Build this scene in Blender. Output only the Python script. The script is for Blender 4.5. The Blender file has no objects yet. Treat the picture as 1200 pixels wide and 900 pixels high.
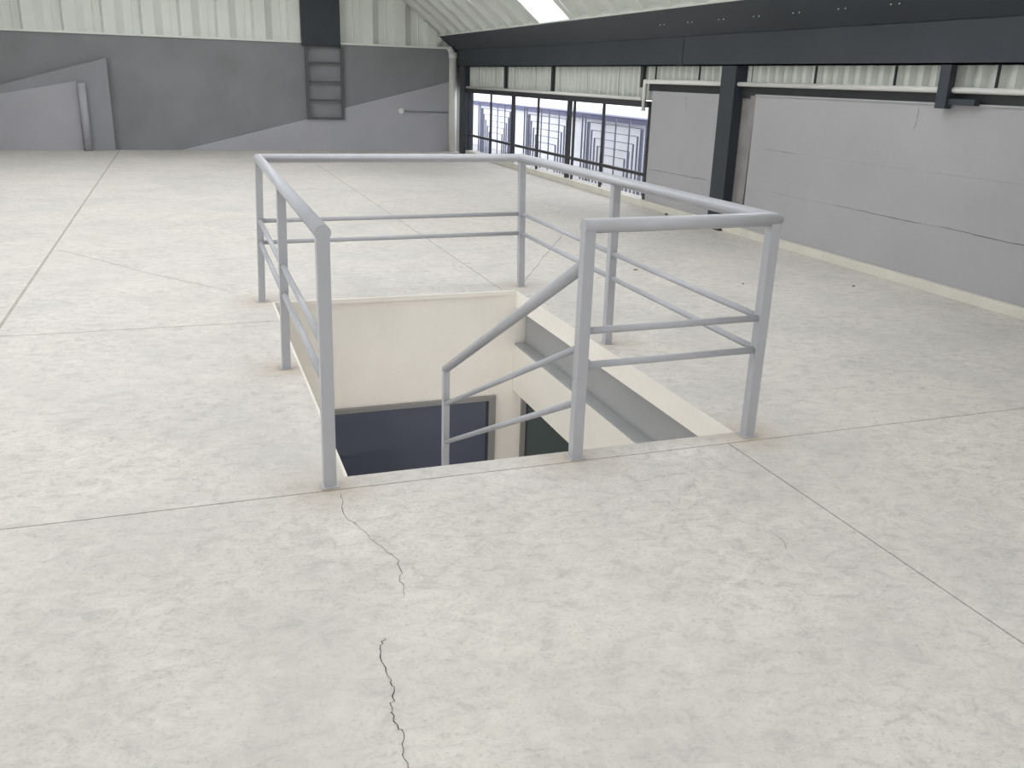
import bpy, bmesh, math, random
from mathutils import Vector, Matrix
random.seed(7)
scene = bpy.context.scene
COL = scene.collection

# ------------------------------------------------------------------ camera
cam_d = bpy.data.cameras.new('camera')
cam_d.sensor_fit = 'HORIZONTAL'
cam_d.sensor_width = 36.0
cam_d.lens = 1048.43 / 1200.0 * 36.0
cam_d.clip_start = 0.05
cam = bpy.data.objects.new('camera', cam_d)
COL.objects.link(cam)
_r = Vector((0.94190411, -0.33450099, 0.03042591))
_u = Vector((0.08088266, 0.31380394, 0.94603651))
_f = Vector((0.32599792, 0.88861475, -0.32262855))
_m = Matrix((_r, _u, -_f)).transposed().to_4x4()
_m.translation = Vector((-0.42992, -3.12275, 1.47194))
cam.matrix_world = _m
scene.camera = cam

# ------------------------------------------------------------------ sky, light, exposure
world = bpy.data.worlds.new('overcast_sky')
scene.world = world
world.use_nodes = True
bg = world.node_tree.nodes['Background']
bg.inputs["Color"].default_value = (0.97, 0.985, 1.0, 1.0)
bg.inputs['Strength'].default_value = 1.0
scene.view_settings.view_transform = 'Standard'
scene.view_settings.look = 'None'
scene.view_settings.gamma = 1.0
scene.view_settings.use_curve_mapping = False
scene.view_settings.exposure = 1.70

def portal(loc, rot, sx, sy):
    """sky portal: tells the renderer where daylight enters, emits nothing itself"""
    d = bpy.data.lights.new('sky_portal', 'AREA')
    d.shape = 'RECTANGLE'; d.size = sx; d.size_y = sy
    d.cycles.is_portal = True
    o = bpy.data.objects.new('sky_portal', d)
    o.location = loc; o.rotation_euler = rot
    COL.objects.link(o)
    return o

# main dimensions (metres)
XR, XL, YB, YF = 4.993, -6.30, 15.484, -7.0      # right wall, left wall, back wall, front wall
VX, VZ, VR = -0.68, -3.78, 8.0                   # vault axis and radius
PITCH = 0.65                                     # roof panel width
WX0, WX1, WY0, WY1 = 0.06, 1.80, 0.05, 2.94      # stairwell opening
def vault_z(x, r=VR):
    return VZ + math.sqrt(max(0.0, r * r - (x - VX) ** 2))

# ------------------------------------------------------------------ materials
def principled(name, col, rough=0.6, metal=0.0, spec=0.5):
    m = bpy.data.materials.new(name)
    m.use_nodes = True
    b = m.node_tree.nodes['Principled BSDF']
    b.inputs['Base Color'].default_value = (*col, 1)
    b.inputs['Roughness'].default_value = rough
    b.inputs['Metallic'].default_value = metal
    b.inputs['Specular IOR Level'].default_value = spec
    return m

class NT:
    def __init__(s, m):
        s.t = m.node_tree; s.n = s.t.nodes; s.l = s.t.links
        s.b = s.n['Principled BSDF']
    def new(s, typ, **kw):
        n = s.n.new(typ)
        for k, v in kw.items():
            setattr(n, k, v)
        return n
    def put(s, sock, v):
        if hasattr(v, 'is_linked') or hasattr(v, 'links'):
            s.l.new(v, sock)
        else:
            sock.default_value = v
    def pos(s, scale=(1, 1, 1), rot=(0, 0, 0)):
        g = s.new('ShaderNodeNewGeometry')
        mp = s.new('ShaderNodeMapping')
        s.l.new(g.outputs['Position'], mp.inputs['Vector'])
        mp.inputs['Scale'].default_value = scale
        mp.inputs['Rotation'].default_value = rot
        return mp.outputs['Vector']
    def noise(s, vec, scale, detail=4, rough=0.55, dist=0.0):
        n = s.new('ShaderNodeTexNoise')
        s.l.new(vec, n.inputs['Vector'])
        n.inputs['Scale'].default_value = scale
        n.inputs['Detail'].default_value = detail
        n.inputs['Roughness'].default_value = rough
        n.inputs['Distortion'].default_value = dist
        return n.outputs['Fac']
    def ramp(s, fac, stops):
        r = s.new('ShaderNodeValToRGB')
        s.l.new(fac, r.inputs['Fac'])
        e = r.color_ramp.elements
        while len(e) < len(stops):
            e.new(0.5)
        for i, (p, c) in enumerate(stops):
            e[i].position = p
            e[i].color = (*c, 1) if len(c) == 3 else c
        return r.outputs['Color']
    def maprange(s, v, a, b, c, d):
        m = s.new('ShaderNodeMapRange')
        s.l.new(v, m.inputs['Value'])
        for k, x in zip(('From Min', 'From Max', 'To Min', 'To Max'), (a, b, c, d)):
            m.inputs[k].default_value = x
        return m.outputs['Result']
    def math(s, op, a, b=0.0):
        m = s.new('ShaderNodeMath', operation=op)
        s.put(m.inputs[0], a); s.put(m.inputs[1], b)
        return m.outputs[0]
    def mix(s, fac, a, b, blend='MIX'):
        m = s.new('ShaderNodeMix', data_type='RGBA', blend_type=blend)
        s.put(m.inputs['Factor'], fac)
        s.put(m.inputs[6], a if not isinstance(a, tuple) else (*a, 1))
        s.put(m.inputs[7], b if not isinstance(b, tuple) else (*b, 1))
        return m.outputs[2]
    def color(s, c):
        s.l.new(c, s.b.inputs['Base Color'])
    def bump(s, h, strength=0.2, dist=0.01):
        b = s.new('ShaderNodeBump')
        b.inputs['Strength'].default_value = strength
        b.inputs['Distance'].default_value = dist
        s.l.new(h, b.inputs['Height'])
        s.l.new(b.outputs['Normal'], s.b.inputs['Normal'])

def mottled(name, col, var=0.08, scale=3.0, rough=0.6, fine=40.0, bump=0.1, spec=0.4, stretch=(1, 1, 1)):
    m = principled(name, col, rough, spec=spec)
    t = NT(m)
    v = t.pos(stretch)
    a = t.noise(v, scale, 6, 0.6)
    f = t.noise(v, fine, 4, 0.6)
    lo = tuple(c * (1 - var) for c in col); hi = tuple(min(1, c * (1 + var)) for c in col)
    c1 = t.ramp(a, [(0.3, lo), (0.7, hi)])
    c2 = t.ramp(f, [(0.3, (1 - var * 0.6,) * 3), (0.65, (1, 1, 1))])
    t.color(t.mix(1.0, c1, c2, 'MULTIPLY'))
    if bump:
        t.bump(f, bump, 0.004)
    return m

POSTS = {  # base xy, handrail height at the post
    'A': ((-0.005, 2.987), (0.025, 2.985, 0.940)), 'B': ((-0.008, 1.477), (0.011, 1.475, 0.947)),
    'C': ((-0.008, -0.014), (-0.002, -0.015, 0.955)), 'D': ((1.885, 3.065), (1.865, 3.075, 0.937)),
    'E': ((1.859, 1.502), (1.852, 1.505, 0.938)), 'F': ((1.839, 0.002), (1.841, 0.001, 0.958)),
    'G': ((0.997, -0.019), (0.998, -0.019, 0.953))}

def concrete_floor():
    m = principled('trowelled_concrete', (0.6, 0.59, 0.57), 0.62, spec=0.12)
    t = NT(m)
    v = t.pos()
    warp = t.pos((1.0, 1.35, 1.0), (0, 0, 0.5))
    big = t.noise(v, 0.55, 5, 0.55, 0.4)
    mid = t.noise(v, 2.2, 8, 0.62, 0.5)
    fine = t.noise(warp, 13.0, 10, 0.78, 0.7)
    spk = t.noise(v, 75.0, 6, 0.72, 0.3)
    patch = t.maprange(t.noise(v, 1.1, 3, 0.5), 0.35, 0.65, 0.55, 1.0)
    c = t.ramp(big, [(0.32, (0.66, 0.628, 0.583)), (0.68, (0.74, 0.695, 0.632))])
    c = t.mix(1.0, c, t.ramp(mid, [(0.30, (0.87, 0.875, 0.88)), (0.60, (1.0, 1.0, 1.0))]), 'MULTIPLY')
    c = t.mix(patch, c, t.mix(1.0, c, t.ramp(fine, [(0.33, (0.70, 0.705, 0.71)), (0.47, (0.93, 0.93, 0.93)), (0.62, (1.06, 1.06, 1.06))]), 'MULTIPLY'))
    c = t.mix(patch, c, t.mix(1.0, c, t.ramp(spk, [(0.32, (0.74, 0.735, 0.73)), (0.47, (1, 1, 1))]), 'MULTIPLY'))
    # sparse dark scuffs
    sc = t.noise(t.pos((1.0, 2.6, 1.0), (0, 0, -0.6)), 8.0, 7, 0.78, 2.2)
    c = t.mix(t.ramp(sc, [(0.70, (0, 0, 0)), (0.78, (0.6, 0.6, 0.6))]), c, (0.28, 0.26, 0.25))
    sc2 = t.noise(t.pos((2.4, 1.0, 1.0), (0, 0, 0.3)), 10.0, 6, 0.75, 1.5)
    c = t.mix(t.ramp(sc2, [(0.715, (0, 0, 0)), (0.80, (0.5, 0.5, 0.5))]), c, (0.34, 0.28, 0.24))
    # rust bleeding out of the post feet
    g = t.new('ShaderNodeNewGeometry')
    acc = None
    for k, (b, _) in POSTS.items():
        d = t.new('ShaderNodeVectorMath', operation='DISTANCE')
        t.l.new(g.outputs['Position'], d.inputs[0])
        d.inputs[1].default_value = (b[0], b[1], 0)
        w = t.math('ADD', t.math('POWER', t.maprange(d.outputs['Value'], 0.02, 0.30, 1.0, 0.0), 1.6), t.maprange(d.outputs['Value'], 0.035, 0.065, 0.8, 0.0))
        acc = w if acc is None else t.math('MAXIMUM', acc, w)
    acc = t.math('MULTIPLY', acc, t.maprange(mid, 0.35, 0.6, 0.1, 0.75))
    c = t.mix(acc, c, (0.50, 0.40, 0.31))
    t.color(c)
    t.l.new(t.maprange(mid, 0.3, 0.7, 0.5, 0.7), t.b.inputs['Roughness'])
    t.bump(t.math('ADD', t.math('MULTIPLY', fine, 0.6), t.math('MULTIPLY', spk, 0.4)), 0.22, 0.006)
    return m

M = {}
M['floor'] = concrete_floor()
M['joint'] = principled('joint_filler', (0.20, 0.16, 0.13), 0.9, spec=0.1)
M['jointfill'] = mottled('tan_joint_mortar', (0.44, 0.41, 0.36), 0.12, 6.0, 0.9, 50, 0.1)
M['crack'] = principled('dark_crack', (0.10, 0.085, 0.075), 0.95, spec=0.1)
M['wallcrack'] = principled('grey_wall_crack', (0.17, 0.165, 0.16), 0.95, spec=0.1)
M['hairline'] = principled('grey_hairline', (0.36, 0.33, 0.30), 0.95, spec=0.1)
M['cream'] = mottled('cream_plaster', (0.90, 0.85, 0.77), 0.04, 2.0, 0.7, 30, 0.05)
M['rail'] = mottled('grey_rail_paint', (0.46, 0.46, 0.485), 0.03, 6.0, 0.32, 60, 0.02)
M['steel'] = mottled('charcoal_steel_paint', (0.038, 0.045, 0.054), 0.10, 1.5, 0.5, 25, 0.03)
M['darksteel'] = mottled('dark_frame_paint', (0.035, 0.036, 0.038), 0.10, 3.0, 0.5, 25, 0.03)
M['midsteel'] = mottled('grey_steel_beam', (0.39, 0.39, 0.39), 0.05, 3.0, 0.5, 40, 0.03)
M['backwall'] = mottled('dark_grey_stucco', (0.255, 0.256, 0.264), 0.10, 1.3, 0.85, 45, 0.5)
M['backmid'] = mottled('grey_sand_render', (0.30, 0.30, 0.315), 0.06, 1.3, 0.85, 45, 0.3)
M['ladder'] = principled('dark_grey_ladder_paint', (0.085, 0.085, 0.09), 0.5)
M['backlight'] = mottled('smooth_grey_render', (0.42, 0.415, 0.44), 0.05, 1.3, 0.8, 35, 0.15)
M['wallgrey'] = mottled('grey_wall_paint', (0.40, 0.395, 0.40), 0.06, 0.9, 0.75, 30, 0.12)
M['recess'] = mottled('stained_grey_concrete', (0.26, 0.25, 0.245), 0.16, 4.0, 0.85, 40, 0.2)
M['sheet'] = mottled('galvanised_sheet', (0.63, 0.65, 0.60), 0.05, 2.0, 0.48, 30, 0.02)
M['sheetwhite'] = mottled('white_coated_sheet', (0.79, 0.805, 0.745), 0.04, 2.0, 0.5, 30, 0.02)
M['white'] = mottled('white_pvc', (0.76, 0.75, 0.71), 0.04, 5.0, 0.42, 40, 0.02)
M['kerb'] = mottled('cream_kerb_paint', (0.66, 0.63, 0.55), 0.06, 4.0, 0.7, 40, 0.1)
M['leaf'] = principled('dry_leaf', (0.22, 0.15, 0.09), 0.8)
M['pebble'] = principled('grey_grit', (0.20, 0.19, 0.18), 0.8)
M['blueglass'] = principled('dark_blue_glazing', (0.09, 0.102, 0.145), 0.10, spec=0.6)
M['greenglass'] = principled('dark_green_glazing', (0.085, 0.115, 0.115), 0.10, spec=0.6)
M['winframe'] = principled('grey_aluminium', (0.26, 0.25, 0.24), 0.45, spec=0.4)
M['outwhite'] = mottled('white_masonry_paint', (0.90, 0.90, 0.91), 0.05, 1.0, 0.8, 20, 0.05)
M['outband'] = principled('violet_grey_coping', (0.17, 0.17, 0.27), 0.8)
M['outbar'] = principled('grey_blue_tube', (0.17, 0.185, 0.25), 0.6)
M['ground'] = mottled('pale_paving', (0.55, 0.53, 0.52), 0.08, 1.0, 0.85, 20, 0.05)
M['tread'] = mottled('stair_concrete', (0.5, 0.48, 0.45), 0.06, 4.0, 0.7, 40, 0.1)

def mix_transparent(name, fac, tint, other):
    m = bpy.data.materials.new(name); m.use_nodes = True
    nt = m.node_tree; nt.nodes.clear()
    out = nt.nodes.new('ShaderNodeOutputMaterial')
    tr = nt.nodes.new('ShaderNodeBsdfTransparent'); tr.inputs['Color'].default_value = (*tint, 1)
    ot = nt.nodes.new(other)
    if 'Roughness' in ot.inputs and other == 'ShaderNodeBsdfGlossy':
        ot.inputs['Roughness'].default_value = 0.05
    mx = nt.nodes.new('ShaderNodeMixShader'); mx.inputs[0].default_value = fac
    nt.links.new(tr.outputs[0], mx.inputs[1]); nt.links.new(ot.outputs[0], mx.inputs[2])
    nt.links.new(mx.outputs[0], out.inputs['Surface'])
    return m
M['skylight'] = mix_transparent('translucent_skylight', 0.25, (0.95, 0.97, 1.0), 'ShaderNodeBsdfTranslucent')
M['glass'] = mix_transparent('window_glass', 0.06, (0.78, 0.79, 0.82), 'ShaderNodeBsdfGlossy')

# ------------------------------------------------------------------ mesh helpers
def link(name, bm, mat, parent=None, smooth=False):
    me = bpy.data.meshes.new(name)
    bmesh.ops.recalc_face_normals(bm, faces=bm.faces[:])
    if smooth:
        for f in bm.faces:
            f.smooth = True
    bm.to_mesh(me); bm.free()
    me.materials.append(M[mat])
    o = bpy.data.objects.new(name, me)
    COL.objects.link(o)
    if parent is not None:
        o.parent = parent
    return o

def addbox(bm, x0, x1, y0, y1, z0, z1):
    v = [bm.verts.new((x, y, z)) for z in (z0, z1) for y in (y0, y1) for x in (x0, x1)]
    for q in ((0, 2, 3, 1), (4, 5, 7, 6), (0, 1, 5, 4), (2, 6, 7, 3), (0, 4, 6, 2), (1, 3, 7, 5)):
        bm.faces.new([v[i] for i in q])
    return v

def box(name, mat, dims, parent=None, bevel=0.0):
    bm = bmesh.new()
    for d in (dims if isinstance(dims[0], (tuple, list)) else [dims]):
        addbox(bm, *d)
    if bevel:
        bmesh.ops.bevel(bm, geom=bm.edges[:], offset=bevel, segments=2, affect='EDGES', profile=0.6)
    return link(name, bm, mat, parent)

def addprism(bm, pts, axis, a, b):
    """extrude a 2D polygon along an axis; pts are the two other coordinates in xyz order"""
    def P(p, t):
        return {0: (t, p[0], p[1]), 1: (p[0], t, p[1]), 2: (p[0], p[1], t)}[axis]
    v0 = [bm.verts.new(P(p, a)) for p in pts]
    v1 = [bm.verts.new(P(p, b)) for p in pts]
    n = len(pts)
    bm.faces.new(v0); bm.faces.new(v1[::-1])
    for i in range(n):
        bm.faces.new((v0[i], v0[(i + 1) % n], v1[(i + 1) % n], v1[i]))

def prism(name, mat, pts, axis, a, b, parent=None):
    bm = bmesh.new(); addprism(bm, pts, axis, a, b)
    return link(name, bm, mat, parent)

def addtube(bm, pts, r, n=16, caps=True):
    pts = [Vector(p) for p in pts]
    k = len(pts)
    dirs = [(pts[i + 1] - pts[i]).normalized() for i in range(k - 1)]
    rings = []
    side = None
    for i in range(k):
        if i == 0: t = dirs[0]; cut = t
        elif i == k - 1: t = dirs[-1]; cut = t
        else: t = dirs[i - 1]; cut = (dirs[i - 1] + dirs[i]).normalized()
        if side is None:
            ref = Vector((0, 0, 1)) if abs(t.z) < 0.9 else Vector((1, 0, 0))
            side = t.cross(ref).normalized()
            up = side.cross(t).normalized()
            ring = [pts[0] + r * (math.cos(2 * math.pi * j / n) * side + math.sin(2 * math.pi * j / n) * up) for j in range(n)]
        else:
            d = dirs[i - 1]
            ring = [p + d * ((pts[i] - p).dot(cut) / d.dot(cut)) for p in rings[-1]]
        rings.append(ring)
    vr = [[bm.verts.new(p) for p in ring] for ring in rings]
    for i in range(k - 1):
        for j in range(n):
            f = bm.faces.new((vr[i][j], vr[i][(j + 1) % n], vr[i + 1][(j + 1) % n], vr[i + 1][j]))
            f.smooth = True
    if caps:
        bm.faces.new(vr[0][::-1]); bm.faces.new(vr[-1])

def tube(name, mat, pts, r, parent=None, n=16):
    bm = bmesh.new(); addtube(bm, pts, r, n)
    return link(name, bm, mat, parent)

def tag(o, label, cat, group=None):
    o['label'] = label; o['category'] = cat
    if group: o['group'] = group
    return o
def struct(o, label=None):
    o['kind'] = 'structure'
    if label: o['label'] = label
    return o
def empty(name, loc=(0, 0, 0)):
    o = bpy.data.objects.new(name, None)
    o.empty_display_size = 0.1
    COL.objects.link(o)
    return o

# ================================================================== SETTING
# ------------------------------------------------------------------ floor
bm = bmesh.new()
T0, T1 = -0.13, -0.007
addbox(bm, XL, WX0 - 0.02, YF, YB, T0, T1)
addbox(bm, WX1 + 0.02, XR + 0.15, YF, YB, T0, T1)
addbox(bm, WX0 - 0.02, WX1 + 0.02, YF, WY0 - 0.02, T0, T1)
addbox(bm, WX0 - 0.02, WX1 + 0.02, WY1 + 0.02, YB, T0, T1)
floor = struct(link('floor', bm, 'joint'), 'pale trowelled concrete floor with saw-cut joints around the stairwell opening')

def slab(poly, gap=0.003):
    """one cast bay of the floor, pulled back from its joints"""
    cx = sum(p[0] for p in poly) / len(poly); cy = sum(p[1] for p in poly) / len(poly)
    n = len(poly)
    area = sum(poly[i][0] * poly[(i + 1) % n][1] - poly[(i + 1) % n][0] * poly[i][1] for i in range(n))
    if area < 0: poly = poly[::-1]
    out = []
    for i in range(n):
        p0, p1, p2 = Vector(poly[i - 1]), Vector(poly[i]), Vector(poly[(i + 1) % n])
        n1 = Vector((-(p1 - p0).y, (p1 - p0).x)).normalized()
        n2 = Vector((-(p2 - p1).y, (p2 - p1).x)).normalized()
        q = p1 + gap * (n1 + n2) / max(0.2, 1 + n1.dot(n2))
        out.append((q.x, q.y))
    return prism('slab', 'floor', out, 2, T1 - 0.001, 0.0, floor)

JX = (-4.76, -1.525, 1.705)
JY = -0.058
xs = (XL,) + JX + (XR,)
for i in range(4):
    for ya, yb in ((YF, -3.4), (-3.4, JY)):
        slab([(xs[i], ya), (xs[i + 1], ya), (xs[i + 1], yb), (xs[i], yb)])
    slab([(xs[i], 9.2), (xs[i + 1], 9.2), (xs[i + 1], YB), (xs[i], YB)])
slab([(XL, JY), (JX[0], JY), (JX[0], 9.2), (XL, 9.2)])
slab([(JX[0], JY), (JX[1], JY), (JX[1], 2.445), (JX[0], 2.445)])
slab([(JX[0], 2.445), (JX[1], 2.445), (JX[1], 9.2), (JX[0], 9.2)], 0.0045)
slab([(JX[1], JY), (XR, JY), (XR, 9.2), (JX[2], 9.2), (JX[2], WY1), (WX1, WY1), (WX1, WY0), (WX0, WY0), (WX0, 2.445), (JX[1], 2.445)])
slab([(JX[1], 2.445), (WX0, 2.445), (WX0, WY1), (JX[2], WY1), (JX[2], 9.2), (JX[1], 9.2)], 0.0045)

# plastered edges of the opening
def lining(name, dims):
    return box(name, 'cream', dims, floor)
lining('edge_lining', (WX1, WX1 + 0.02, WY0 - 0.02, WY1 + 0.02, T0, -0.0012))
lining('edge_lining', (WX0 - 0.02, WX0, WY0 - 0.02, WY1 + 0.02, T0, -0.0012))
lining('edge_lining', (WX0, WX1, WY0 - 0.02, WY0, T0, -0.0012))
lining('edge_lining', (WX0, WX1, WY1, WY1 + 0.02, T0, -0.0012))

lining('edge_lip', (WX0, WX1, WY1 - 0.016, WY1 - 0.001, -0.03, 0.0015))
lining('edge_lip', (WX0 + 0.001, WX0 + 0.010, WY0, WY1 - 0.016, -0.03, 0.0010))
box('joint_fill', 'jointfill', (JX[1] - 0.010, JX[1] + 0.010, JY + 0.05, YB - 0.01, -0.006, 0.0005), floor)
box('joint_fill', 'jointfill', (JX[2] - 0.005, JX[2] + 0.005, WY1 + 0.06, YB - 0.01, -0.006, 0.0005), floor)

def ribbon(name, mat, pts, w, z=0.0009, parent=None, jit=0.0, sub=1, plane='z', xv=0.0):
    """thin irregular crack line lying on a surface"""
    P = []
    for i in range(len(pts) - 1):
        a, b = Vector(pts[i]), Vector(pts[i + 1])
        for k in range(sub):
            P.append(a.lerp(b, k / sub))
    P.append(Vector(pts[-1]))
    for p in P[1:-1]:
        p.x += random.uniform(-jit, jit); p.y += random.uniform(-jit, jit)
    bm = bmesh.new(); L = []
    for i, p in enumerate(P):
        d = (P[min(i + 1, len(P) - 1)] - P[max(i - 1, 0)]).normalized()
        nrm = Vector((-d.y, d.x))
        ww = w * random.uniform(0.35, 1.0) * 0.5
        if i in (0, len(P) - 1): ww *= 0.2
        q = [p + nrm * ww, p - nrm * ww]
        if plane == 'z':
            L.append([bm.verts.new((c.x, c.y, z)) for c in q] )
        elif plane == 'x':
            L.append([bm.verts.new((xv, c.x, c.y)) for c in q])
    for i in range(len(L) - 1):
        bm.faces.new((L[i][0], L[i][1], L[i + 1][1], L[i + 1][0]))
    o = link(name, bm, mat, parent)
    return o
ribbon('crack', 'crack', [(0.02, -0.09), (0.007, -0.28), (0.07, -0.49), (0.116, -0.62), (0.10, -0.74), (0.083, -0.85)], 0.0026, parent=floor, jit=0.007, sub=7)
ribbon('crack', 'crack', [(-0.01, -1.03), (-0.04, -1.075), (-0.034, -1.17), (-0.036, -1.26), (-0.062, -1.34), (-0.052, -1.42), (-0.069, -1.53), (-0.06, -1.8)], 0.0034, parent=floor, jit=0.006, sub=7)
ribbon('crack', 'hairline', [(-1.50, 5.2), (-1.315, 4.94), (-0.7, 4.0), (-0.06, 3.15)], 0.009, parent=floor, jit=0.006, sub=5)
ribbon('crack', 'hairline', [(1.95, 3.17), (2.35, 3.88), (3.12, 5.2)], 0.011, parent=floor, jit=0.008, sub=6)
ribbon('crack', 'crack', [(1.40, -0.80), (1.405, -0.88), (1.375, -0.93)], 0.0022, parent=floor, jit=0.002, sub=4)

# ------------------------------------------------------------------ back wall
wall_back = struct(box('wall_back', 'backwall', (XL, XR + 0.15, YB, YB + 0.2, -0.12, 2.0)), 'dark grey stuccoed end wall under corrugated gable sheets')
prism('render_patch', 'backlight', [(-0.45, 0.0), (1.95, 0.605), (2.64, 0.605), (2.64, 0.82), (4.79, 1.37), (XR - 0.01, 1.42), (XR - 0.01, 0.0)], 1, YB - 0.03, YB + 0.01, wall_back)
# gabled render block on the left, with its raised border
prism('render_block', 'backmid', [(-5.6, 0), (-5.6, 0.45), (-3.37, 1.09), (-1.58, 1.605), (-1.58, 0)], 1, YB - 0.16, YB + 0.01, wall_back)
prism('render_panel', 'backlight', [(-5.6, 0), (-5.6, 0.40), (-3.37, 0.95), (-2.11, 1.20), (-2.11, 0)], 1, YB - 0.18, YB - 0.15, wall_back)

def gable_sheet(x0, x1, z0):
    """one trapezoidal gable sheet: pan, step, raised flat, step"""
    w = x1 - x0
    prof = [(0, 0.0), (0.14, 0.13), (0.27, 0.13), (0.285, 0.118), (0.30, 0.13), (0.40, 0.13), (0.45, 0.0), (0.65, 0.0)]
    bm = bmesh.new(); top = []; bot = []
    for px, d in prof:
        if px > w + 1e-6: break
        x = x0 + px
        bot.append(bm.verts.new((x, YB + 0.02 + d, z0)))
        top.append(bm.verts.new((x, YB + 0.02 + d, max(z0 + 0.02, vault_z(x) + 0.05))))
    for i in range(len(bot) - 1):
        bm.faces.new((bot[i], bot[i + 1], top[i + 1], top[i]))
    return link('gable_sheet', bm, 'sheetwhite', wall_back)
x = 1.88
while x > XL + 0.4:
    gable_sheet(x - PITCH, x, 2.02); x -= PITCH
x = 2.62
while x < 4.7:
    gable_sheet(x, min(x + PITCH, 4.92), 2.02); x += PITCH
box('sheet_backing', 'sheetwhite', (XL, XR + 0.1, YB + 0.16, YB + 0.2, 2.0, 4.4), wall_back)
struct(box('trim_1', 'sheetwhite', (XL, 4.90, YB - 0.035, YB + 0.15, 2.0, 2.035)), 'white flashing ledge along the foot of the gable sheets')

# ------------------------------------------------------------------ right wall
wall_right = struct(empty('wall_right'), 'low grey block wall on the right below the steel eaves beam')
# block courses, with fine joints where the plaster has cracked
def wall_course(y0, y1, zs):
    for za, zb in zip(zs[:-1], zs[1:]):
        box('wall_course', 'wallgrey', (XR, XR + 0.14, y0, y1, za + 0.0004, zb - 0.0004), wall_right)
wall_course(YF, 4.875, (0.0, 0.495, 0.89, 1.385))
wall_course(5.46, 7.045, (0.0, 0.472, 1.385))
box('recess_face', 'recess', (XR + 0.05, XR + 0.14, 4.875, 5.46, 0.0, 1.40), wall_right)
prism('joint_strip', 'recess', [(4.93, 0), (5.03, 0), (4.985, 1.385), (4.89, 1.385)], 0, XR + 0.012, XR + 0.055, wall_right)
box('wall_cap', 'wallgrey', (XR - 0.012, XR + 0.14, YF, 4.875, 1.385, 1.40), wall_right)
box('head_channel', 'darksteel', [(XR + 0.03, XR + 0.14, YF, 5.18, 1.40, 1.475), (XR + 0.03, XR + 0.14, 5.46, 7.2, 1.385, 1.475)], wall_right)
box('recess_gap', 'darksteel', (XR + 0.035, XR + 0.14, 4.875, 5.46, 1.355, 1.43), wall_right)
box('upper_backing', 'recess', (XR + 0.11, XR + 0.16, YF, YB, 1.27, 2.3), wall_right)  # unseen box added behind the sheets to stop light leaking in
for pts, w in (([(3.52, 0.497), (2.9, 0.496), (2.44, 0.494)], 0.007), ([(2.27, 0.503), (1.9, 0.496), (1.3, 0.486)], 0.007),
               ([(4.71, 0.891), (4.12, 0.889)], 0.005), ([(7.0, 0.46), (6.6, 0.472), (6.2, 0.476), (5.6, 0.486)], 0.007),
               ([(6.24, 1.35), (6.23, 1.27), (6.21, 1.18)], 0.008), ([(2.675, 1.36), (2.67, 1.28), (2.69, 1.19)], 0.008)):
    ribbon('crack', 'wallcrack', pts, w, parent=wall_right, jit=0.004, sub=6, plane='x', xv=XR - 0.001)
def cladding(y0, y1, z0):
    """one 1 m corrugated sheet above the wall"""
    bm = bmesh.new(); a = []; b = []
    n = 7; w = (y1 - y0) / n
    for i in range(n + 1):
        for f, d in ((0.0, 0.0), (0.30, 0.0), (0.5, 0.045), (0.8, 0.045)):
            y = y0 + (i + f) * w / 1.0
            if y > y1 + 1e-6: break
            a.append(bm.verts.new((XR + 0.045 + d, y, z0))); b.append(bm.verts.new((XR + 0.045 + d, y, 1.72)))
    for i in range(len(a) - 1):
        bm.faces.new((a[i], a[i + 1], b[i + 1], b[i]))
    return link('cladding_sheet', bm, 'sheet', wall_right)
protos = {}
k = -9
while 2.02 + 1.01 * k < YB - 0.5:
    y0 = 2.02 + 1.01 * k
    low = y0 > 6.9
    if low not in protos:
        c = protos[low] = cladding(0.008, 1.002, 1.28 if low else 1.43)
    else:
        c = protos[low].copy(); COL.objects.link(c)
    c.location = (0, y0, 0)
    k += 1
for y in (12.55, 10.34, 7.37):
    box('cladding_post', 'darksteel', (XR + 0.005, XR + 0.045, y - 0.035, y + 0.035, 1.27 if y > 7.4 else 1.42, 1.68), wall_right)
for k in (-4, -3, -2, -1, 0, 1, 2, 4, 5):
    y = 2.02 + 1.01 * k
    box('sheet_lap', 'darksteel', (XR + 0.030, XR + 0.046, y - 0.010, y + 0.006, 1.475, 1.70), wall_right)

struct(box('baseboard_right', 'kerb', (4.945, XR, YF, 5.17, 0.0, 0.078), bevel=0.006), 'cream painted kerb along the foot of the long right wall')
struct(box('baseboard_right', 'kerb', (4.945, XR, 5.47, 14.7, 0.0, 0.085), bevel=0.006), 'cream painted kerb under the window')

# ------------------------------------------------------------------ window in the right wall
win = struct(empty('window_1'), 'long gridded window with dark mullions in the right wall')
WA, WB, WZ0, WZ1 = 7.06, 14.70, 0.085, 1.19
box('head_beam', 'darksteel', (XR - 0.03, XR + 0.10, 7.10, 14.75, WZ1, 1.262), win)
box('sill', 'kerb', (XR, XR + 0.14, WA, 14.75, 0.0, WZ0), win)
mull = [14.66, 12.07, 9.60, 7.075]
for i, y in enumerate(mull):
    w = 0.045 if i in (1, 2) else 0.03
    box('mullion', 'darksteel', (XR - 0.008, XR + 0.035, y - w, y + w, WZ0, WZ1), win)
thin = [13.30, 10.88, 9.42, 8.42]
for y in thin:
    box('glazing_bar', 'darksteel', (XR, XR + 0.03, y - 0.017, y + 0.017, WZ0, WZ1), win)
box('transom', 'darksteel', (XR - 0.005, XR + 0.035, WA, WB, 0.365, 0.405), win)
ys = sorted(mull + [13.30, 10.88, 8.42])
for a, b in zip(ys[:-1], ys[1:]):
    for za, zb in ((WZ0, 0.375), (0.395, WZ1)):
        box('pane', 'glass', (XR + 0.012, XR + 0.018, a, b, za, zb), win)

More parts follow.
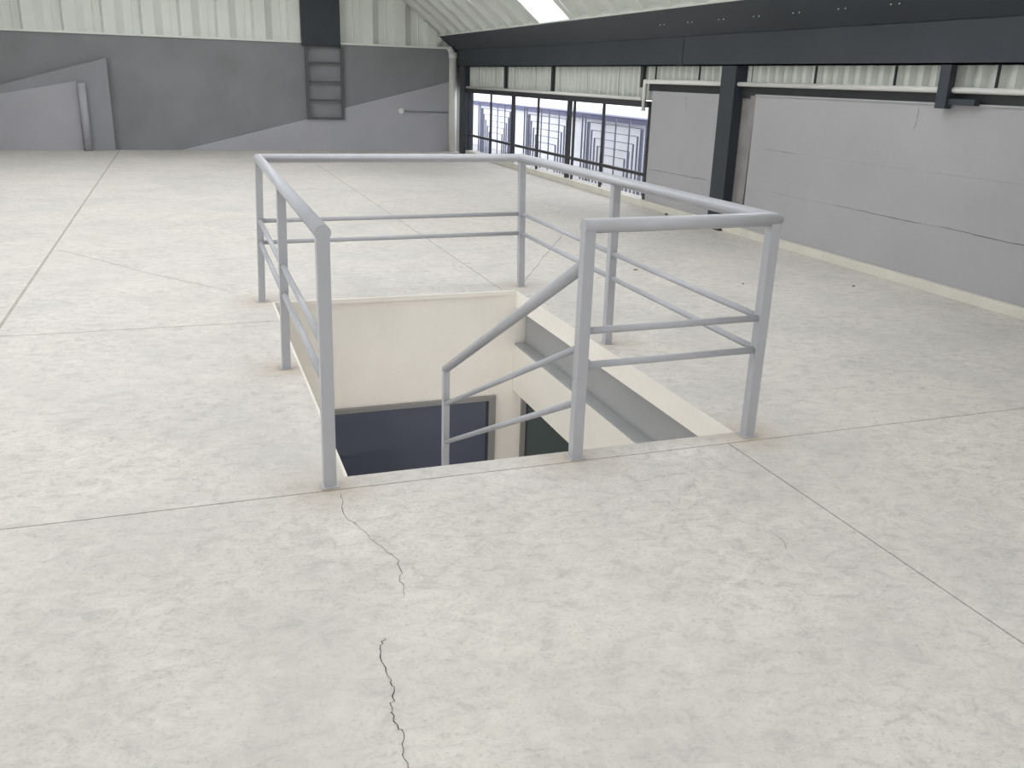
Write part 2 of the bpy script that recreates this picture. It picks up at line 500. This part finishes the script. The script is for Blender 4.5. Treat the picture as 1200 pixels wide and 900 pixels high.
# ------------------------------------------------------------------ roof
ceil = struct(empty('ceiling'), 'barrel vaulted roof of pale ribbed metal panels with translucent strips')
def arch_panel(name, mat, a0, a1, seg=28, part=(0, 9)):
    prof = [(0, 0.0), (0.19, 0.0), (0.235, 0.075), (0.33, 0.075), (0.60, 0.075), (0.65, 0.0)][part[0]:part[1]]
    bm = bmesh.new(); grid = []
    for i in range(seg + 1):
        a = a0 + (a1 - a0) * i / seg
        grid.append([bm.verts.new((VX + (VR + d) * math.sin(a), y, VZ + (VR + d) * math.cos(a))) for y, d in prof])
    for i in range(seg):
        for j in range(len(prof) - 1):
            bm.faces.new((grid[i][j], grid[i + 1][j], grid[i + 1][j + 1], grid[i][j + 1]))
    return link(name, bm, mat, ceil)
A1 = math.asin((4.60 - VX) / VR)
A2 = math.asin((3.0 - VX) / VR)
protos = {}
def place_panel(kind, y0):
    if kind not in protos:
        protos[kind] = [arch_panel('skylight_panel' if kk == 'skylight' else 'roof_panel', kk, p, q, n, *rest)
                        for kk, p, q, n, *rest in {'roof': [('sheet', -A1, A1, 28)], 'sky': [('skylight', -A1, A1, 28)],
                                            'half': [('sheet', -A1, A1, 28, (0, 4)), ('skylight', -A1, A1, 28, (3, 9))],
                                            'crown': [('sheet', -A1, -A2, 6), ('skylight', -A2, A2, 18), ('sheet', A2, A1, 6)]}[kind]]  # crown: unseen strips added high in the vault for more overhead light
        obs = protos[kind]
    else:
        obs = []
        for p in protos[kind]:
            o = p.copy(); COL.objects.link(o); obs.append(o)
    for o in obs:
        o.location = (0, y0, 0)
sky_y = []
for k in range(-10, 27):
    y0 = 9.86 - PITCH * (k + 1)          # the strip in view lies between y 9.2 and 9.9
    if y0 + PITCH < YF - 0.3 or y0 > YB: continue
    kind = 'sky' if k % 10 == 0 and k >= 0 else 'half' if k % 10 == 1 and k >= 0 else 'crown' if k % 5 in (0, 2) and -1.0 < y0 < 13.0 else 'roof'
    if kind in ('sky', 'crown'):
        sky_y.append((y0 - (0.32 if kind == 'sky' else 0.0), A1 if kind == 'sky' else A2, PITCH + (0.32 if kind == 'sky' else 0.0)))
    place_panel(kind, y0)

# ------------------------------------------------------------------ left and front walls (behind and beside the camera)
wl = struct(box('wall_left', 'wallgrey', [(XL - 0.2, XL, YF, YB, -0.1, 0.7), (XL - 0.2, XL, YF, YB, 1.85, 2.0),
     (XL - 0.2, XL, YF, -2.0, 0.7, 1.85), (XL - 0.2, XL, 8.0, YB, 0.7, 1.85)]), 'grey wall on the left with a long window band')
prism('eaves_plate', 'steel', [(-6.32, 1.96), (-6.30, 1.96), (-5.95, 2.215), (-5.97, 2.25)], 1, YF, YB, wl)
bmf = bmesh.new()
FX0, FX1, FZ0, FZ1 = -3.6, 3.4, 0.9, 2.4            # unseen opening added behind the viewer to light posts and stairwell
addbox(bmf, XL - 0.2, FX0, YF - 0.2, YF, -0.1, 2.0); addbox(bmf, FX1, XR + 0.15, YF - 0.2, YF, -0.1, 2.0)
addbox(bmf, FX0, FX1, YF - 0.2, YF, -0.1, FZ0)
addprism(bmf, [(FX0, FZ1), (FX1, FZ1), (FX1, 2.0), (XR + 0.15, 2.0)] + [(x * 0.1, vault_z(x * 0.1) + 0.1) for x in range(46, -60, -4)] + [(XL - 0.2, 2.0), (FX0, 2.0)], 1, YF - 0.2, YF)
struct(link('wall_front', bmf, 'wallgrey'), 'grey wall behind the viewer')

# ------------------------------------------------------------------ stairwell shell below the floor
struct(box('wall_stairwell_back', 'cream', (-0.2, 3.3, WY1 + 0.002, WY1 + 0.15, -3.0, T0 + 0.0)), 'cream plastered wall at the far side of the stairwell')
struct(box('wall_stairwell_left', 'cream', [(WX0 - 0.16, WX0, -4.0, WY1, -0.6, T0), (WX0 - 0.16, WX0, -4.0, WY1, -3.0, -1.5), (WX0 - 0.16, WX0, -4.0, 0.3, -1.5, -0.6), (WX0 - 0.16, WX0, 2.3, WY1, -1.5, -0.6)]), 'cream plastered wall on the left of the stairwell')  # unseen opening added in this wall to brighten the stairwell
struct(box('wall_stairwell_right', 'cream', (WX1, WX1 + 0.14, -4.0, WY1, -0.775, -0.415)), 'cream plastered downstand below the grey floor beam')
struct(box('wall_lower_right', 'cream', (3.2, 3.3, -4.0, WY1, -3.0, T0)), 'cream wall of the room below')
struct(box('floor_lower', 'tread', (-0.2, 3.3, -4.0, WY1, -3.1, -3.0)), 'concrete floor of the storey below')
st = struct(empty('stairs'), 'concrete stair flight going down through the opening')
for i in range(9):
    box('step', 'tread', (WX0 + 0.005, 1.05, 0.06 + 0.28 * i, 0.06 + 0.28 * (i + 1) + 0.02, -0.175 * (i + 1) - 0.16, -0.175 * (i + 1) - 0.02), st)
box('landing', 'tread', (WX0 + 0.005, WX1, 2.60, WY1 - 0.02, -1.86, -1.72), st)

w2 = struct(empty('window_2'), 'dark blue glazed window low in the stairwell back wall')
box('frame', 'winframe', [(0.07, 1.66, WY1 - 0.025, WY1 + 0.003, -0.84, -0.805), (1.605, 1.66, WY1 - 0.025, WY1 + 0.003, -1.66, -0.84)], w2)
box('pane', 'blueglass', (0.07, 1.605, WY1 - 0.010, WY1 - 0.002, -1.66, -0.84), w2)
box('gasket', 'darksteel', (1.588, 1.606, WY1 - 0.018, WY1 - 0.004, -1.66, -0.84), w2)
d1 = struct(empty('door_1'), 'dark green glazed door beside the stairwell window')
box('frame', 'winframe', [(1.872, 1.905, WY1 - 0.03, WY1 + 0.003, -2.98, -0.72), (2.72, 2.76, WY1 - 0.03, WY1 + 0.003, -2.98, -0.72), (1.905, 2.72, WY1 - 0.03, WY1 + 0.003, -0.76, -0.72)], d1)
box('gasket', 'darksteel', (1.905, 1.925, WY1 - 0.02, WY1 - 0.004, -2.98, -0.76), d1)
box('pane', 'greenglass', (1.925, 2.72, WY1 - 0.012, WY1 - 0.002, -2.98, -0.76), d1)

# ------------------------------------------------------------------ outside
struct(box('ground_outside', 'ground', (5.2, 60, -30, 60, -0.5, -0.35)), 'pale paved yard outside the window')
ow = box('yard_wall', 'outwhite', (7.6, 7.8, 4.0, 40.0, -0.4, 0.74))
box('coping', 'outband', (7.52, 7.85, 4.0, 40.0, 0.74, 0.84), ow)
tag(ow, 'white yard wall with violet grey coping seen through the window', 'wall')
for b, (yc, lab) in enumerate(((10.12, 'nested grey tube frames outside the nearest window bay'),
                               (12.95, 'nested grey tube frames outside the middle window bay'),
                               (15.95, 'nested grey tube frames outside the farthest window bay'))):
    r = tag(empty('tube_frame_stack'), lab, 'frame stack', 'tube frames outside the window')
    r.location = (6.0, yc, -0.35)
    for k in range(7):
        hw = 1.22 - 0.13 * k; zt = (1.30 if k < 2 else 1.30 - 0.12 * (k - 1))
        fr = tube('frame', 'outbar', [(0.0, -hw, 0), (0.0, -hw, zt)], 0.016 if k != 2 else 0.03, r, 8)
        tube('upright', 'outbar', [(0.0, hw, 0), (0.0, hw, zt)], 0.016 if k != 2 else 0.03, fr, 8)
        tube('crossbar', 'outbar', [(0.0, -hw, zt), (0.0, hw, zt)], 0.006, fr, 6)
    for yy in (-0.42, 0.06, 0.46):
        tube('bar', 'outbar', [(0.06, yy, 0), (0.06, yy, 1.30)], 0.013, r, 8)

# ================================================================== STEELWORK
beam = tag(empty('eaves_beam'), 'long charcoal steel eaves beam with a sloped upper plate above the right wall', 'beam')
box('web', 'steel', (4.94, 4.955, YF, YB - 0.02, 1.668, 1.975), beam)
box('lower_flange', 'steel', (4.94, 5.09, YF, YB - 0.02, 1.668, 1.682), beam)
prism('sloped_plate', 'steel', [(4.933, 1.978), (4.94, 1.990), (4.607, 2.245), (4.597, 2.232)], 1, YF, YB - 0.02, beam)
prism('top_flashing', 'sheetwhite', [(4.597, 2.232), (4.609, 2.247), (4.588, 2.262), (4.575, 2.247)], 1, YF, YB - 0.02, beam)
prism('rib_closure', 'sheet', [(4.583, 2.252), (4.60, 2.238), (4.700, 2.350), (4.683, 2.364)], 1, YF, YB + 0.19, beam)
prism('plate_backing', 'steel', [(4.955, 1.99), (5.12, 2.02), (5.12, 2.34), (4.76, 2.34), (4.70, 2.21), (4.945, 1.998)], 1, YF, YB + 0.19, beam)  # filler added behind the sloped plate to seal light leaks
box('splice_plate', 'steel', (4.934, 4.940, 6.30, 6.42, 1.672, 1.965), beam)
src = None
for i in range(12):
    y = -0.2 + 0.61 * i
    for dy in (-0.045, 0.045):
        p = Vector((4.765, y + dy, 2.104)) + Vector((-0.004, 0, -0.005))
        if src is None:
            bm = bmesh.new()
            bmesh.ops.create_cone(bm, cap_ends=True, segments=8, radius1=0.006, radius2=0.005, depth=0.008)
            src = link('bolt', bm, 'white', beam); o = src
        else:
            o = src.copy(); COL.objects.link(o)
        o.location = p; o.rotation_euler = (0, math.radians(-142), 0)

col = tag(empty('steel_column'), 'charcoal steel column standing at the right wall between window and block wall', 'column')
box('shaft', 'steel', (4.93, 5.10, 5.18, 5.45, 0.0, 1.667), col)
box('base_plate', 'steel', (4.905, 5.10, 5.15, 5.455, 0.0, 0.014), col)
cc = box('corner_column', 'steel', (4.935, 5.12, 14.76, 15.12, 0.0, 1.667))
tag(cc, 'charcoal steel column in the far corner beside the white downpipe', 'column')

br = tag(empty('hanging_bracket'), 'short charcoal steel bracket hanging from the eaves beam', 'bracket')
box('hanger', 'steel', (4.905, 4.965, 2.33, 2.43, 1.36, 1.667), br)
box('arm', 'steel', (4.93, 4.985, 2.085, 2.33, 1.388, 1.432), br)

# ------------------------------------------------------------------ pipes
tag(tube('wall_pipe', 'white', [(4.965, YF, 1.492), (4.965, 5.16, 1.492)], 0.022), 'white pipe along the top of the long right wall', 'pipe')
tag(tube('wall_pipe', 'white', [(4.965, 5.47, 1.492), (4.965, 7.20, 1.492), (4.965, 7.20, 1.15)], 0.026), 'white pipe turning down beside the window', 'pipe')
tag(tube('window_head_pipe', 'white', [(4.97, 7.28, 1.288), (4.97, 14.74, 1.288)], 0.022), 'white pipe above the long window', 'pipe')
dp = tag(empty('downpipe'), 'white round downpipe in the far corner', 'pipe')
tube('pipe', 'white', [(4.86, 15.36, 0.0), (4.86, 15.36, 1.90)], 0.078, dp, 20)
tube('socket', 'white', [(4.86, 15.36, 1.83), (4.86, 15.36, 1.94)], 0.088, dp, 20)
tube('outlet', 'white', [(4.86, 15.36, 1.90), (4.80, 15.42, 2.03)], 0.06, dp, 16)
tag(tube('wall_tube', 'backlight', [(-2.03, YB - 0.235, 0.0), (-2.03, YB - 0.235, 1.17)], 0.07, n=18), 'thick grey painted tube upright against the end wall, left', 'pipe')
cv = tag(empty('wall_conduit'), 'thin grey conduit with a round box low on the end wall', 'conduit')
tube('conduit', 'backwall', [(3.84, YB - 0.045, 0.785), (4.78, YB - 0.045, 0.775)], 0.014, cv, 10)
tube('junction_box', 'white', [(3.80, YB - 0.075, 0.79), (3.80, YB - 0.028, 0.79)], 0.055, cv, 16)

# ------------------------------------------------------------------ ladder and gable panel
hp = tag(empty('gable_panel'), 'dark navy steel panel in the gable above the ladder', 'panel')
prism('panel', 'steel', [(1.875, 1.955), (2.615, 1.955), (2.615, vault_z(2.615)), (1.875, vault_z(1.875))], 1, YB - 0.09, YB + 0.14, hp)
box('bottom_rail', 'darksteel', (1.87, 2.62, YB - 0.10, YB - 0.04, 1.945, 1.985), hp)
ld = tag(empty('wall_ladder'), 'grey steel ladder fixed to the end wall below the dark panel', 'ladder')
for x in (1.955, 2.632):
    box('stile', 'ladder', (x - 0.025, x + 0.025, YB - 0.085, YB - 0.045, 0.60, 1.95), ld)
for z in (1.655, 1.305, 0.965, 0.625):
    box('rung', 'ladder', (1.98, 2.607, YB - 0.08, YB - 0.05, z - 0.018, z + 0.018), ld)

# ================================================================== GUARDRAIL
gr = tag(empty('stair_guardrail'), 'light grey tubular steel guardrail around the stairwell opening', 'guardrail')
def post(base, top, s=0.0235, z0=0.0, plate=True, drop=0.0):
    bm = bmesh.new()
    zt = top[2] - drop
    q = []
    for (x, y, z) in ((base[0], base[1], z0), (top[0], top[1], zt)):
        q.append([bm.verts.new((x + a * s, y + b * s, z)) for a, b in ((-1, -1), (1, -1), (1, 1), (-1, 1))])
    bm.faces.new(q[0][::-1]); bm.faces.new(q[1])
    for i in range(4):
        bm.faces.new((q[0][i], q[0][(i + 1) % 4], q[1][(i + 1) % 4], q[1][i]))
    ve = [e for e in bm.edges if abs(e.verts[0].co.z - e.verts[1].co.z) > 0.2]
    bmesh.ops.bevel(bm, geom=ve, offset=0.004, segments=2, affect='EDGES', profile=0.5)
    o = link('post', bm, 'rail', gr)
    if plate:
        box('base_plate', 'rail', (base[0] - 0.033, base[0] + 0.033, base[1] - 0.033, base[1] + 0.033, 0.0, 0.004), o)
    return o
for k, (b, t) in POSTS.items():
    post(b, t, 0.022 if k in 'AB' else 0.0235, drop=0.015)
TP = {k: Vector(t) for k, (b, t) in POSTS.items()}
cA = TP['C'] + Vector((0, -0.024, 0)); gG = TP['G'] + Vector((-0.024, 0, 0))
tube('handrail', 'rail', [cA, TP['A'], TP['D'], TP['F'], gG], 0.0285, gr, 24)
def at_z(k, z):
    b, t = POSTS[k]; f = z / t[2]
    return Vector((b[0] + (t[0] - b[0]) * f, b[1] + (t[1] - b[1]) * f, z))
for z in (0.540, 0.398):
    for p, q in (('A', 'B'), ('B', 'C'), ('A', 'D'), ('D', 'E'), ('E', 'F'), ('F', 'G')):
        dz = 0.008 if (p, q) == ('A', 'B') else 0.0
        tube('rail_bar', 'rail', [at_z(p, z), at_z(q, z)], 0.0145, gr, 14)
# descending stair rail
H = Vector((1.004, 1.985, -0.245))
post((H.x, H.y + 0.004), (H.x, H.y, H.z + 0.01), 0.021, -1.22, False)
tube('stair_handrail', 'rail', [(1.0, 0.0, 0.800), H], 0.026, gr, 20)
tube('rail_bar', 'rail', [(1.0, 0.0, 0.470), (1.004, 1.98, -0.475)], 0.0145, gr, 14)
tube('rail_bar', 'rail', [(1.0, 0.0, 0.236), (1.004, 1.98, -0.735)], 0.0145, gr, 14)

# grey floor beam on the right of the opening
fb = tag(empty('floor_beam'), 'grey steel floor beam exposed along the right side of the stairwell', 'beam')
box('web', 'midsteel', (1.885, 1.897, -4.0, WY1 - 0.01, -0.40, -0.14), fb)
box('bottom_flange', 'midsteel', (1.80, 1.975, -4.0, WY1 - 0.01, -0.415, -0.400), fb)
box('top_flange', 'midsteel', (1.835, 1.975, -4.0, WY1 - 0.01, -0.145, -0.131), fb)

# ------------------------------------------------------------------ debris on the floor
def leaf(loc, ang, size, lab, mat='leaf', grp=None):
    bm = bmesh.new()
    pts = [(-1, 0), (-0.5, 0.35), (0.1, 0.42), (0.6, 0.25), (1, 0), (0.6, -0.25), (0.1, -0.42), (-0.5, -0.35)]
    up = [bm.verts.new((x * size, y * size, 0.002 + size * 0.30 * abs(y) + size * 0.15 * x * x)) for x, y in pts]
    dn = [bm.verts.new((x * size, y * size, size * 0.30 * abs(y) + size * 0.15 * x * x)) for x, y in pts]
    bm.faces.new(up); bm.faces.new(dn[::-1])
    n = len(pts)
    for i in range(n):
        bm.faces.new((dn[i], dn[(i + 1) % n], up[(i + 1) % n], up[i]))
    o = link('dry_leaf', bm, mat)
    o.location = loc; o.rotation_euler = (0, 0, ang)
    tag(o, lab, 'leaf', grp)
leaf((3.04, 3.44, 0.0), 0.2, 0.028, 'small dry brown leaf on the floor beyond the front guardrail bars')
leaf((3.64, 2.77, 0.0), 1.0, 0.024, 'small curled dark leaf on the floor right of the guardrail corner', 'pebble')
def grit(loc, s, lab):
    bm = bmesh.new()
    bmesh.ops.create_icosphere(bm, subdivisions=1, radius=s)
    for v in bm.verts:
        v.co *= random.uniform(0.75, 1.2); v.co.z = max(v.co.z * 0.7, -s * 0.45)
    o = link('grit_lump', bm, 'pebble'); o.location = (loc[0], loc[1], s * 0.45)
    tag(o, lab, 'debris')
grit((4.90, 6.30), 0.024, 'tiny dark lump at the wall foot left of the steel column')
grit((4.48, 2.50), 0.012, 'tiny dark speck of grit on the floor near the cream kerb')

# ------------------------------------------------------------------ daylight entrances
for y0, aa, wy in sky_y:
    nseg = 3
    for i in range(nseg):
        a = -aa + 2 * aa * (i + 0.5) / nseg
        rr = VR + 0.25
        portal((VX + rr * math.sin(a), y0 + wy / 2, VZ + rr * math.cos(a)), (0, a, 0), 2 * rr * math.sin(aa / nseg) * 1.04, wy)
portal((XR + 0.12, (WA + WB) / 2, (WZ0 + WZ1) / 2), (0, math.radians(90), 0), WZ1 - WZ0, WB - WA)
portal((XL - 0.22, 3.0, 1.275), (0, math.radians(-90), 0), 1.15, 10.0)
portal((1.65, -4.1, -1.6), (math.radians(90), 0, 0), 3.1, 2.7)  # lower storey left open in front, added daylight for the stairwell
portal(((FX0 + FX1) / 2, YF - 0.22, (FZ0 + FZ1) / 2), (math.radians(90), 0, 0), FX1 - FX0, FZ1 - FZ0)
portal((WX0 - 0.18, 1.3, -1.05), (0, math.radians(-90), 0), 0.9, 2.0)
